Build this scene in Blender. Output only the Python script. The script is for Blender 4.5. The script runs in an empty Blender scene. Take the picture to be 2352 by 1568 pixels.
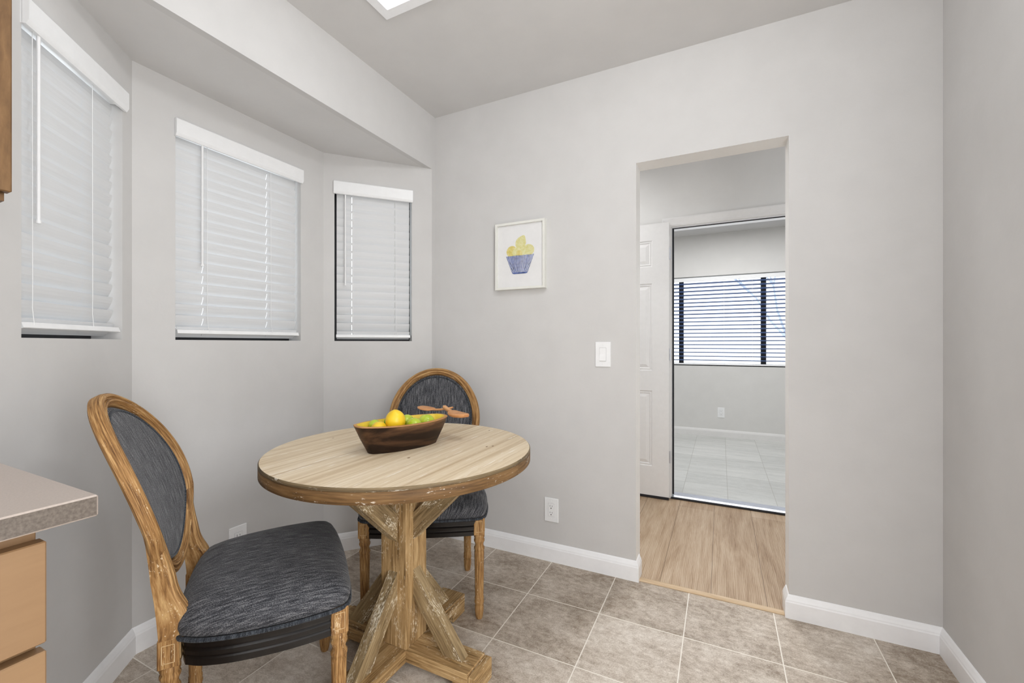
import bpy, math, random
from mathutils import Vector, Matrix
R = math.radians
random.seed(7)
C = bpy.context.scene.collection
SC = bpy.context.scene

# ------------------------------------------------------------------ measures
H = 1.1126                 # lens height
D = 2.063                  # wall with the doorway
XR = .718                  # right wall
XS = -1.51                 # face of the soffit / kitchen wall
ZS = 2.129                 # bay ceiling
ZC = 2.44                  # ceiling
BL0, BL, BR, BR1 = (-1.51, .349), (-1.898, .78), (-1.898, 1.602), (-1.51, 2.03)
YH = 3.28                  # far wall of the passage
YF = 5.69                  # window wall of the far room
TP, TX, TY = .32343, -1.0983, 1.74422   # tile pitch and origin


def lin(c):
    return tuple(((v / 255) / 12.92 if v / 255 <= .04045 else ((v / 255 + .055) / 1.055) ** 2.4) for v in c[:3]) + (1,)


# ------------------------------------------------------------------ materials
class N:
    """small node helper"""
    def __init__(s, name):
        s.m = bpy.data.materials.new(name)
        s.m.use_nodes = True
        s.t = s.m.node_tree
        s.n = s.t.nodes
        s.b = s.n['Principled BSDF']
        s.o = s.n['Material Output']

    def add(s, typ, ins=None, **kw):
        x = s.n.new(typ)
        for k, v in kw.items():
            setattr(x, k, v)
        for k, v in (ins or {}).items():
            if isinstance(v, bpy.types.NodeSocket):
                s.t.links.new(v, x.inputs[k])
            else:
                x.inputs[k].default_value = v
        return x

    def link(s, a, b):
        s.t.links.new(a, b)

    def coords(s, kind='Object', scale=(1, 1, 1), loc=(0, 0, 0), rot=(0, 0, 0)):
        tc = s.add('ShaderNodeTexCoord')
        return s.add('ShaderNodeMapping', {'Vector': tc.outputs[kind], 'Scale': scale, 'Location': loc, 'Rotation': rot}).outputs[0]

    def noise(s, vec, scale, detail=4, rough=.5, dist=0):
        return s.add('ShaderNodeTexNoise', {'Vector': vec, 'Scale': scale, 'Detail': detail, 'Roughness': rough, 'Distortion': dist}).outputs['Fac']

    def ramp(s, fac, stops, interp='LINEAR'):
        r = s.add('ShaderNodeValToRGB', {'Fac': fac})
        r.color_ramp.interpolation = interp
        e = r.color_ramp.elements
        while len(e) > 1:
            e.remove(e[-1])
        e[0].position, e[0].color = stops[0]
        for p, c in stops[1:]:
            k = e.new(p)
            k.color = c
        return r.outputs['Color']

    def mix(s, fac, a, b, mode='MIX'):
        x = s.add('ShaderNodeMix', data_type='RGBA', blend_type=mode)
        for k, v in ((0, fac), (6, a), (7, b)):
            if isinstance(v, bpy.types.NodeSocket):
                s.t.links.new(v, x.inputs[k])
            else:
                x.inputs[k].default_value = v
        return x.outputs[2]

    def bump(s, h, strength, dist=.002):
        x = s.add('ShaderNodeBump', {'Height': h, 'Strength': strength, 'Distance': dist})
        s.link(x.outputs[0], s.b.inputs['Normal'])

    def set(s, **kw):
        for k, v in kw.items():
            k = {'col': 'Base Color', 'rough': 'Roughness', 'spec': 'Specular IOR Level', 'metal': 'Metallic', 'coat': 'Coat Weight'}.get(k, k)
            if isinstance(v, bpy.types.NodeSocket):
                s.link(v, s.b.inputs[k])
            else:
                s.b.inputs[k].default_value = v
        return s


def plain(name, col, rough=.5, spec=.4, var=.03, scale=30, bump=0, metal=0):
    a = N(name)
    v = a.coords()
    f = a.noise(v, scale, 5, .6)
    c = lin(col)
    lo = tuple(max(0, x * (1 - var * 2)) for x in c[:3]) + (1,)
    hi = tuple(min(1, x * (1 + var * 2)) for x in c[:3]) + (1,)
    a.set(col=a.ramp(f, [(.3, lo), (.7, hi)]), rough=rough, spec=spec, metal=metal)
    if bump:
        a.bump(f, bump)
    return a.m


def paint(name, col, bump=.12):
    a = N(name)
    v = a.coords()
    f = a.noise(v, 90, 3, .55)
    g = a.noise(v, 6, 4, .6)
    c = lin(col)
    a.set(col=a.ramp(g, [(.25, tuple(x * .97 for x in c[:3]) + (1,)), (.75, tuple(min(1, x * 1.03) for x in c[:3]) + (1,))]), rough=.62, spec=.25)
    a.bump(a.mix(.25, f, g), bump, .003)
    return a.m


def wood(name, dark, base, light, white=.0, wcol=(236, 228, 214), rough=.6, sc=1., coord='UV', vscale=None, contrast=1., spec=.25, streak=.5, bump=.35):
    """grain runs along u (UV in metres)"""
    a = N(name)
    sx, sy, sz = vscale or (7, 130, 1)
    v1 = a.coords(coord, (sx * sc, sy * sc, sz * sc))
    v2 = a.coords(coord, (sx * .45 * sc, sy * .16 * sc, sz * .16 * sc), loc=(3.1, 1.7, .4))
    v3 = a.coords(coord, (sx * (9 if coord == 'UV' else 1.9) * sc, sy * (2.0 if coord == 'UV' else 3.6) * sc, sz * sc), loc=(9.3, 4.2, 2))
    g1 = a.noise(v1, 1, 6, .62, .25)
    g2 = a.noise(v2, 1, 5, .6, .8)
    g = a.mix(streak, g1, g2)
    w = .16 / contrast
    col = a.ramp(g, [(.5 - w, lin(dark)), (.5, lin(base)), (.5 + w, lin(light))])
    if white:
        g3 = a.noise(v3, 1, 3, .6, .3)
        pat = a.noise(a.coords(coord, (sx * .8, sy * .12, sz * .12), loc=(2, 8, 5)), 1, 3, .6)
        f = a.add('ShaderNodeMath', {0: g3, 1: pat}, operation='MULTIPLY').outputs[0]
        t = .44 - .12 * white
        col = a.mix(a.ramp(f, [(t - .02, (0, 0, 0, 1)), (t + .05, (1, 1, 1, 1))]), col, lin(wcol))
    a.set(col=col, rough=rough, spec=spec)
    a.bump(g1, bump, .0015)
    return a.m


M = {}
M['wall'] = paint('greige_paint', (205, 204, 203))
M['ceil'] = paint('ceiling_paint', (212, 211, 210), .08)
M['halld'] = paint('passage_paint', (216, 215, 213))
M['white'] = plain('white_trim_enamel', (245, 246, 248), .35, .4, .01)
M['jamb'] = paint('jamb_paint', (240, 239, 237), .5)
M['doorw'] = plain('white_door_paint', (226, 225, 224), .42, .4, .01)
M['plastic'] = plain('white_plastic', (238, 239, 240), .3, .45, .01)
M['dark'] = plain('dark_slot', (26, 25, 25), .6, .2)
M['bronze'] = plain('dark_window_frame', (34, 34, 38), .45, .4)
M['metal'] = plain('threshold_aluminium', (205, 208, 215), .35, .5, .04, metal=.6)


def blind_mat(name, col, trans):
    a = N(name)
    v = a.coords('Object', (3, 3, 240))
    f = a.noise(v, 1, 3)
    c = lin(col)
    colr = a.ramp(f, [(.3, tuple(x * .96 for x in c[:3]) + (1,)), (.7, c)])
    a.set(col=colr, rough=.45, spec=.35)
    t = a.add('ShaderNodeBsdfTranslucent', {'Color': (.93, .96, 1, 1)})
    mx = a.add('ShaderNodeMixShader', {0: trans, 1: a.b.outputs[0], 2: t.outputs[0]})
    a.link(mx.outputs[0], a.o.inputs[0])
    return a.m


M['slat'] = blind_mat('white_slat', (226, 227, 228), .12)
M['slat_far'] = blind_mat('backlit_shade_slat', (86, 110, 158), .03)  # white slats coloured dark blue to paint in their backlit shade


def glass_mat():
    a = N('window_glass')
    tr = a.add('ShaderNodeBsdfTransparent', {'Color': (.96, .98, .98, 1)})
    gl = a.add('ShaderNodeBsdfGlossy', {'Roughness': .02})
    fr = a.add('ShaderNodeFresnel', {'IOR': 1.45})
    mx = a.add('ShaderNodeMixShader', {0: fr.outputs[0], 1: tr.outputs[0], 2: gl.outputs[0]})
    a.link(mx.outputs[0], a.o.inputs[0])
    return a.m


M['glass'] = glass_mat()


def emit(name, col, s):
    a = N(name)
    e = a.add('ShaderNodeEmission', {'Color': col, 'Strength': s})
    a.link(e.outputs[0], a.o.inputs[0])
    return a.m


M['panel'] = emit('lit_diffuser', (.98, .99, 1, 1), 1.75)


def tile_mat(name, c_lo, c_mid, c_hi, grout, pitch, ox, oy, mort, stretch=(1, 1, 1), rough=.5):
    a = N(name)
    v = a.coords('Object', (1, 1, 1), loc=(-ox, -oy, 0))
    br = a.add('ShaderNodeTexBrick', {'Vector': v, 'Color1': (.45, .45, .45, 1), 'Color2': (.55, .55, .55, 1), 'Mortar': (0, 0, 0, 1), 'Scale': 1, 'Mortar Size': mort,
                                      'Mortar Smooth': .2, 'Bias': 0, 'Brick Width': pitch, 'Row Height': pitch}, offset=0, squash=1)
    ob = a.coords('Object', stretch)
    n1 = a.noise(ob, 5, 6, .62, .6)
    n2 = a.noise(ob, 34, 5, .7, .3)
    n3 = a.noise(ob, 190, 3, .65)
    f = a.mix(.5, n1, n2)
    f = a.mix(.3, f, n3)
    f2 = a.add('ShaderNodeMath', {0: f, 1: br.outputs['Color']}, operation='ADD')
    f3 = a.add('ShaderNodeMath', {0: f2.outputs[0], 1: .5}, operation='SUBTRACT')
    col = a.ramp(f3.outputs[0], [(.37, lin(c_lo)), (.5, lin(c_mid)), (.62, lin(c_hi))])
    pit = a.ramp(a.noise(ob, 60, 4, .7), [(.27, (1, 1, 1, 1)), (.33, (0, 0, 0, 1))])
    col = a.mix(a.mix(.5, (0, 0, 0, 1), pit), col, lin(c_lo))
    col = a.mix(br.outputs['Fac'], col, lin(grout))
    a.set(col=col, rough=rough, spec=.3)
    h = a.mix(br.outputs['Fac'], a.mix(.5, n2, n3), (.1, .1, .1, 1))
    a.bump(h, .25, .003)
    return a.m


M['tile'] = tile_mat('stone_floor_tile', (138, 123, 107), (190, 178, 164), (224, 216, 205), (234, 228, 218), TP, TX, TY, .0022, (1, 1.45, 1))
M['tile_far'] = tile_mat('pale_floor_tile', (186, 187, 184), (204, 205, 202), (218, 218, 215), (176, 175, 170), .305, .045, 3.42, .002, (.5, 3, 1))


def plank_mat():
    a = N('oak_laminate')
    tc = a.add('ShaderNodeTexCoord')
    mp = a.add('ShaderNodeMapping', {'Vector': tc.outputs['Object'], 'Rotation': (0, 0, R(90)), 'Location': (.55, .04, 0)})
    br = a.add('ShaderNodeTexBrick', {'Vector': mp.outputs[0], 'Color1': (.45, .45, .45, 1), 'Color2': (.55, .55, .55, 1), 'Mortar': (0, 0, 0, 1), 'Scale': 1, 'Mortar Size': .0009,
                                      'Mortar Smooth': .1, 'Brick Width': 2.6, 'Row Height': .218}, offset=.37)
    v1 = a.coords('Object', (60, 3.2, 1))
    v2 = a.coords('Object', (9, 1.5, 1), loc=(1, 3, 0))
    g1 = a.noise(v1, 1, 6, .6, .4)
    g2 = a.noise(v2, 1, 5, .6, 1.4)
    w = a.add('ShaderNodeTexWave', {'Vector': a.coords('Object', (7, .9, 1)), 'Scale': 6, 'Distortion': 6, 'Detail': 3, 'Detail Scale': 1.2}).outputs['Fac']
    g = a.mix(.45, a.mix(.25, g1, w), g2)
    f = a.add('ShaderNodeMath', {0: g, 1: br.outputs['Color']}, operation='ADD')
    f = a.add('ShaderNodeMath', {0: f.outputs[0], 1: .5}, operation='SUBTRACT')
    col = a.ramp(f.outputs[0], [(.3, lin((134, 106, 78))), (.48, lin((172, 147, 119))), (.68, lin((196, 176, 152)))])
    col = a.mix(br.outputs['Fac'], col, lin((92, 72, 54)))
    a.set(col=col, rough=.42, spec=.35)
    a.bump(g1, .1, .001)
    return a.m


M['plank'] = plank_mat()
M['nosing'] = wood('oak_nosing', (176, 150, 118), (200, 175, 143), (214, 192, 164), rough=.45)
M['chairwood'] = wood('weathered_chair_oak', (84, 54, 28), (158, 118, 72), (204, 168, 116), white=.55, wcol=(232, 212, 178), vscale=(14, 290, 1), contrast=1.15, streak=.33)
M['tabletop'] = wood('washed_tabletop_pine', (184, 160, 128), (212, 194, 165), (228, 215, 193), white=.7, wcol=(240, 234, 224), coord='Object', vscale=(120, 4, 1), contrast=.85, rough=.55, streak=.7, bump=.2)
M['tableedge'] = wood('worn_table_edge', (70, 50, 30), (114, 86, 54), (146, 115, 78), white=.7, vscale=(8, 150, 1))
M['tablebase'] = wood('worn_table_pine', (104, 78, 46), (170, 138, 94), (208, 178, 132), white=.8, wcol=(230, 216, 188), vscale=(8, 140, 1), contrast=1.15, streak=.45)
M['tablebrace'] = wood('grey_worn_brace_pine', (100, 82, 56), (150, 128, 94), (184, 162, 124), white=1.0, wcol=(230, 220, 198), vscale=(9, 140, 1), contrast=1.15, streak=.45)
M['bowlout'] = wood('dark_dough_bowl_wood', (36, 23, 15), (82, 57, 38), (132, 98, 68), vscale=(9, 60, 1), rough=.5, streak=.75, contrast=1.5)
M['bowlin'] = plain('yellow_bowl_lining', (226, 196, 62), .35, .4, .03, 20)
M['bowlrim'] = wood('bowl_rim_wood', (150, 104, 60), (186, 140, 88), (206, 168, 116))
M['server'] = wood('salad_server_wood', (170, 108, 62), (206, 150, 100), (224, 178, 132), vscale=(12, 60, 1), rough=.42)
M['cab'] = wood('maple_cabinet', (118, 90, 61), (133, 104, 74), (145, 116, 84), vscale=(3, 22, 1), rough=.4, contrast=.7, bump=.05)
M['cabdark'] = wood('brown_cabinet_wood', (84, 60, 37), (112, 84, 54), (136, 104, 70), vscale=(14, 60, 1), rough=.45)
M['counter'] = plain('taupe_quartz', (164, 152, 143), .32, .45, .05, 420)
M['countershade'] = plain('taupe_quartz_shaded_edge', (96, 87, 79), .5, .3, .16, 260)  # same stone, darkened to paint in the shade on the front edge
M['rail'] = plain('black_painted_wood', (22, 19, 18), .28, .5, .15, 40)


def fabric(name, c0, c1, c2, s=1., lo=.40, hi=.60):
    a = N(name)
    n1 = a.noise(a.coords('UV', (700 * s, 300 * s, 1)), 1, 2, .6)
    n2 = a.noise(a.coords('UV', (300 * s, 800 * s, 1), loc=(4, 2, 1)), 1, 2, .6)
    st = a.noise(a.coords('UV', (230 * s, 20 * s, 1), loc=(1, 5, 2)), 1, 4, .65)
    g = a.mix(.5, n1, n2)
    g = a.mix(.42, g, st)
    a.set(col=a.ramp(g, [(lo, lin(c0)), (.5, lin(c1)), (hi, lin(c2))]), rough=.9, spec=.15)
    a.b.inputs['Sheen Weight'].default_value = .12
    a.bump(a.mix(.5, n1, n2), .5, .002)
    return a.m


M['fabric'] = fabric('charcoal_tweed', (28, 29, 32), (68, 69, 74), (136, 136, 138))
M['pipe'] = fabric('dark_piping', (26, 28, 31), (52, 56, 62), (88, 92, 98))
M['canvas'] = plain('print_paper', (226, 226, 226), .6, .2, .01)
M['pframe'] = plain('picture_frame_white', (226, 226, 220), .4, .35, .01)


def citrus(name, c, hi, rough):
    a = N(name)
    v = a.coords('Object', (1, 1, 1))
    f = a.noise(v, 300, 2)
    g = a.noise(v, 22, 4)
    a.set(col=a.ramp(g, [(.3, lin(c)), (.7, lin(hi))]), rough=rough, spec=.5)
    a.bump(f, .25, .0008)
    return a.m


M['lemon'] = citrus('lemon_skin', (224, 184, 24), (238, 204, 48), .38)
M['lime'] = citrus('lime_skin', (156, 182, 34), (194, 206, 72), .22)
M['limedark'] = citrus('dark_lime_skin', (52, 132, 26), (88, 168, 40), .25)


def wc(name, c0, c1, sc=60):
    a = N(name)
    f = a.noise(a.coords(), sc, 4, .6, .4)
    a.set(col=a.ramp(f, [(.3, lin(c0)), (.7, lin(c1))]), rough=.6, spec=.2)
    return a.m


M['w_lemon'] = wc('watercolour_lemon', (206, 188, 96), (222, 212, 156))
M['w_lemon2'] = wc('watercolour_pale_lemon', (208, 202, 130), (222, 218, 176))
M['w_blue'] = wc('watercolour_blue', (40, 56, 104), (104, 124, 184))
M['w_pale'] = wc('watercolour_wash', (214, 218, 230), (228, 229, 232))
M['bark'] = plain('tree_bark', (176, 186, 204), .8, .1, .1)  # paled to imitate the overexposed outdoors
M['leaf'] = plain('tree_leaf', (196, 206, 200), .7, .2, .15)  # leaves paled for the same painted glare


# ------------------------------------------------------------------ mesh builder
class MB:
    def __init__(s):
        s.v, s.f, s.uv, s.mi, s.sm = [], [], [], [], []

    def face(s, pts, uv=None, mi=0, sm=False):
        b = len(s.v)
        s.v += [tuple(p) for p in pts]
        s.f.append(tuple(range(b, b + len(pts))))
        s.uv.append(uv or [(0, 0)] * len(pts))
        s.mi.append(mi)
        s.sm.append(sm)

    def grid(s, rows, uvf=None, closed=False, mi=0, sm=True, flip=False):
        """rows: list of rings of points, shared vertices"""
        b = len(s.v)
        n = len(rows[0])
        for r in rows:
            s.v += [tuple(p) for p in r]
        for i in range(len(rows) - 1):
            for j in range(n if closed else n - 1):
                k = (j + 1) % n
                q = [b + i * n + j, b + i * n + k, b + (i + 1) * n + k, b + (i + 1) * n + j]
                jk = j + 1
                uq = [uvf(i, j), uvf(i, jk), uvf(i + 1, jk), uvf(i + 1, j)] if uvf else [(0, 0)] * 4
                if flip:
                    q.reverse()
                    uq.reverse()
                s.f.append(tuple(q))
                s.uv.append(uq)
                s.mi.append(mi)
                s.sm.append(sm)

    def box(s, lo, hi, grain=2, mat=None, mi=0, off=None, bev=0):
        ctr = [(a + b) / 2 for a, b in zip(lo, hi)]
        h = [abs(b - a) / 2 for a, b in zip(lo, hi)]
        o = off if off is not None else random.random() * 7
        mat = mat or Matrix()
        b = min(bev, min(h) * .6)

        def emit_face(loc, ax):
            pts = [mat @ Vector(tuple(ctr[i] + p[i] for i in range(3))) for p in loc]
            g = grain if grain != ax else (ax + 1) % 3
            o2 = 3 - ax - g if ax != g else (ax + 2) % 3
            uv = [(p[g] + o, p[o2] + o * 1.7 + ax * .31) for p in loc]
            s.face(pts, uv, mi)
        for ax in range(3):
            u, w = (ax + 1) % 3, (ax + 2) % 3
            for sg in (-1, 1):
                loc = []
                for (a, c) in ((-1, -1), (1, -1), (1, 1), (-1, 1)):
                    p = [0, 0, 0]
                    p[ax] = sg * h[ax]
                    p[u] = a * (h[u] - b)
                    p[w] = c * (h[w] - b)
                    loc.append(p)
                if sg < 0:
                    loc.reverse()
                emit_face(loc, ax)
        if b > 0:
            for ax in range(3):            # chamfers along axis ax
                u, w = (ax + 1) % 3, (ax + 2) % 3
                for a in (-1, 1):
                    for c in (-1, 1):
                        loc = []
                        for (e, first) in ((-1, 1), (1, 1), (1, 0), (-1, 0)):
                            p = [0, 0, 0]
                            p[ax] = e * (h[ax] - b)
                            p[u] = a * (h[u] - (0 if first else b))
                            p[w] = c * (h[w] - (b if first else 0))
                            loc.append(p)
                        if a * c > 0:
                            loc.reverse()
                        loc.reverse()
                        emit_face(loc, u)
            for a in (-1, 1):
                for c in (-1, 1):
                    for e in (-1, 1):
                        loc = [[a * h[0], c * (h[1] - b), e * (h[2] - b)], [a * (h[0] - b), c * h[1], e * (h[2] - b)], [a * (h[0] - b), c * (h[1] - b), e * h[2]]]
                        if a * c * e < 0:
                            loc.reverse()
                        emit_face(loc, 0)

    def prism(s, poly, h0, h1, mat=None, mi=0, grain=None, sides_smooth=False):
        """poly in local xy (ccw), extruded along local z"""
        mat = mat or Matrix()
        o = random.random() * 5
        gd = Vector(grain or (1, 0)).normalized()
        pd = Vector((-gd.y, gd.x))
        uvp = lambda p: (p[0] * gd.x + p[1] * gd.y + o, p[0] * pd.x + p[1] * pd.y + o * 1.3)
        s.face([mat @ Vector((p[0], p[1], h1)) for p in poly], [uvp(p) for p in poly], mi)
        q = list(reversed(poly))
        s.face([mat @ Vector((p[0], p[1], h0)) for p in q], [uvp(p) for p in q], mi)
        n = len(poly)
        for i in range(n):
            a, b = poly[i], poly[(i + 1) % n]
            s.face([mat @ Vector((a[0], a[1], h0)), mat @ Vector((b[0], b[1], h0)), mat @ Vector((b[0], b[1], h1)), mat @ Vector((a[0], a[1], h1))],
                   [(uvp(a)[0], h0 + o), (uvp(b)[0], h0 + o), (uvp(b)[0], h1 + o), (uvp(a)[0], h1 + o)], mi)

    def lathe(s, prof, ctr=(0, 0, 0), seg=32, mat=None, mi=0, flute=None, caps=True, sm=True):
        """prof: (z, r) list from bottom to top; flute=(z0,z1,n,depth)"""
        mat = mat or Matrix()
        o = random.random() * 5
        rows = []
        for z, r in prof:
            row = []
            for k in range(seg):
                a = 2 * math.pi * k / seg
                rr = r
                if flute and flute[0] <= z <= flute[1]:
                    rr = r * (1 - flute[3] * (.5 - .5 * math.cos(flute[2] * a)))
                row.append(mat @ Vector((ctr[0] + rr * math.cos(a), ctr[1] + rr * math.sin(a), ctr[2] + z)))
            rows.append(row)
        s.grid(rows, lambda i, j: (prof[i][0] + o, (.02 if len(prof) > 20 else prof[i][1]) * 2 * math.pi * j / seg + o), True, mi, sm)
        if caps:
            s.face(list(reversed(rows[0])), None, mi)
            s.face(rows[-1], None, mi)

    def sweep(s, pts, frames, prof, closed_path=False, closed_prof=True, mi=0, sm=True, caps=True, flip=False):
        """pts path; frames (a,b) vectors; prof (x along a, y along b)"""
        o = random.random() * 5
        P = list(zip(pts, frames))
        if closed_path:
            P.append(P[0])
        L = [0]
        for i in range(1, len(P)):
            L.append(L[-1] + (Vector(P[i][0]) - Vector(P[i - 1][0])).length)
        pl = [0]
        for i in range(1, len(prof) + 1):
            x0, x1 = prof[i - 1], prof[i % len(prof)]
            pl.append(pl[-1] + math.hypot(x1[0] - x0[0], x1[1] - x0[1]))
        rows = [[Vector(p) + Vector(fr[0]) * x + Vector(fr[1]) * y for x, y in prof] for p, fr in P]
        s.grid(rows, lambda i, j: (L[i] + o, pl[j] + o * 1.3), closed_prof, mi, sm, flip)
        if caps and not closed_path and closed_prof:
            s.face(list(reversed(rows[0])) if not flip else rows[0], None, mi)
            s.face(rows[-1] if not flip else list(reversed(rows[-1])), None, mi)

    def tube(s, pts, r, seg=8, mi=0, closed=False):
        pts = [Vector(p) for p in pts]
        n = len(pts)
        fr = []
        up = None
        for i in range(n):
            a = pts[(i - 1) % n] if (closed or i > 0) else pts[i]
            b = pts[(i + 1) % n] if (closed or i < n - 1) else pts[i]
            t = (b - a).normalized()
            if up is None:
                up = t.orthogonal().normalized()
            up = (up - t * up.dot(t)).normalized()
            fr.append((up.copy(), t.cross(up)))
        rr = r if isinstance(r, (list, tuple)) else [r] * n
        if closed:
            prof = [(r * math.cos(2 * math.pi * k / seg), r * math.sin(2 * math.pi * k / seg)) for k in range(seg)]
            s.sweep(pts, fr, prof, True, True, mi)
        else:
            o = random.random()
            rows = [[p + f[0] * q * math.cos(2 * math.pi * k / seg) + f[1] * q * math.sin(2 * math.pi * k / seg) for k in range(seg)] for p, f, q in zip(pts, fr, rr)]
            s.grid(rows, lambda i, j: (i * .02 + o, j * .005), True, mi, True)
            s.face(list(reversed(rows[0])), None, mi)
            s.face(rows[-1], None, mi)

    def build(s, name, mats, parent=None, loc=None, rz=0, auto=None):
        me = bpy.data.meshes.new(name)
        me.from_pydata(s.v, [], s.f)
        ul = me.uv_layers.new(name='UVMap')
        k = 0
        for poly, uv in zip(me.polygons, s.uv):
            for li, w in zip(poly.loop_indices, uv):
                ul.data[li].uv = w
        mats = mats if isinstance(mats, (list, tuple)) else [mats]
        for m in mats:
            me.materials.append(M[m] if isinstance(m, str) else m)
        for p, i, sm in zip(me.polygons, s.mi, s.sm):
            p.material_index = i
            p.use_smooth = sm
        me.validate(clean_customdata=False)
        o = bpy.data.objects.new(name, me)
        C.objects.link(o)
        if parent is not None:
            o.parent = parent
        if loc:
            o.location = loc
        if rz:
            o.rotation_euler.z = rz
        return o


def empty(name, loc=(0, 0, 0), rz=0):
    o = bpy.data.objects.new(name, None)
    C.objects.link(o)
    o.empty_display_size = .05
    o.location = loc
    o.rotation_euler.z = rz
    return o


def tag(o, label, cat, group=None, kind=None):
    o['label'] = label
    o['category'] = cat
    if group:
        o['group'] = group
    if kind:
        o['kind'] = kind
    return o


def struct(o, label=None, cat=None):
    o['kind'] = 'structure'
    if label:
        o['label'] = label
        o['category'] = cat
    return o


def bevel(o, w, seg=2, ang=35):
    m = o.modifiers.new('b', 'BEVEL')
    m.width = w
    m.segments = seg
    m.limit_method = 'ANGLE'
    m.angle_limit = R(ang)
    return o


# ------------------------------------------------------------------ room shell
def wall_panel(mb, A, B, z0, z1, holes, thick, hole_mi=0):
    """A->B with the room on the right-hand side normal n; thickness goes to -n"""
    A, B = Vector(A), Vector(B)
    L = (B - A).length
    u = (B - A) / L
    n = Vector((u.y, -u.x))
    us = sorted({0, L, *[h[0] for h in holes], *[h[1] for h in holes]})
    zs = sorted({z0, z1, *[h[2] for h in holes], *[h[3] for h in holes]})
    P = lambda a, z, e: (A.x + u.x * a - n.x * e, A.y + u.y * a - n.y * e, z)
    inside = lambda a, z: any(h[0] < a < h[1] and h[2] < z < h[3] for h in holes)
    for i in range(len(us) - 1):
        for j in range(len(zs) - 1):
            if inside((us[i] + us[i + 1]) / 2, (zs[j] + zs[j + 1]) / 2):
                continue
            a, b, c, d = us[i], us[i + 1], zs[j], zs[j + 1]
            mb.face([P(a, c, 0), P(b, c, 0), P(b, d, 0), P(a, d, 0)])
            mb.face([P(b, c, thick), P(a, c, thick), P(a, d, thick), P(b, d, thick)])
    for a, b, c, d in holes:
        mb.face([P(a, c, 0), P(a, d, 0), P(a, d, thick), P(a, c, thick)], None, hole_mi)
        mb.face([P(b, d, 0), P(b, c, 0), P(b, c, thick), P(b, d, thick)], None, hole_mi)
        if d < z1:
            mb.face([P(a, d, 0), P(b, d, 0), P(b, d, thick), P(a, d, thick)], None, hole_mi)
        if c > z0:
            mb.face([P(b, c, 0), P(a, c, 0), P(a, c, thick), P(b, c, thick)], None, hole_mi)
    mb.face([P(0, z0, 0), P(0, z1, 0), P(0, z1, thick), P(0, z0, thick)])
    mb.face([P(L, z1, 0), P(L, z0, 0), P(L, z0, thick), P(L, z1, thick)])
    mb.face([P(0, z1, 0), P(L, z1, 0), P(L, z1, thick), P(0, z1, thick)])


def slab(name, poly, z0, z1, mat):
    mb = MB()
    mb.prism(poly, z0, z1)
    return mb.build(name, mat)


YB = -2.7
struct(slab('floor', [(-2.1, YB), (XR + .1, YB), (XR + .1, D + .012), (-2.1, D + .012)], -.1, 0, 'tile'))
struct(slab('ceiling', [(XS - .05, YB), (XR + .1, YB), (XR + .1, D + .1), (XS - .05, D + .1)], ZC, ZC + .1, 'ceil'))
bay = [(XS - .03, BL0[1] - .1), (XS - .03, BR1[1] + .1), (-2.1, BR1[1] + .1), (-2.1, BL0[1] - .1)]
struct(slab('ceiling_bay', list(reversed(bay)), ZS, ZS + .1, 'ceil'))

DX0, DX1, DZ = -.358, .249, 1.962          # doorway in the wall
TW = .105
mb = MB()
wall_panel(mb, (XS - .05, D), (XR + .1, D), 0, ZC, [(DX0 - XS + .05, DX1 - XS + .05, 0, DZ)], TW, 1)
struct(mb.build('wall_back', ['wall', 'jamb']))
mb = MB()
wall_panel(mb, (XR, D), (XR, YB), 0, ZC, [], .1)
struct(mb.build('wall_right', 'wall'))
mb = MB()
wall_panel(mb, (XS, YB), (XS, D), 0, ZC, [(BL0[1] - YB, BR1[1] - YB, 0, ZS)], .03)
struct(mb.build('wall_left', 'wall'))
mb = MB()
wall_panel(mb, (XR, YB), (XS, YB), 0, ZC, [], .1)
struct(mb.build('wall_front', 'wall'))

WT = .12                                   # thickness of the bay walls
ZW0, ZW1 = 1.128, 1.985                    # window openings


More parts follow.
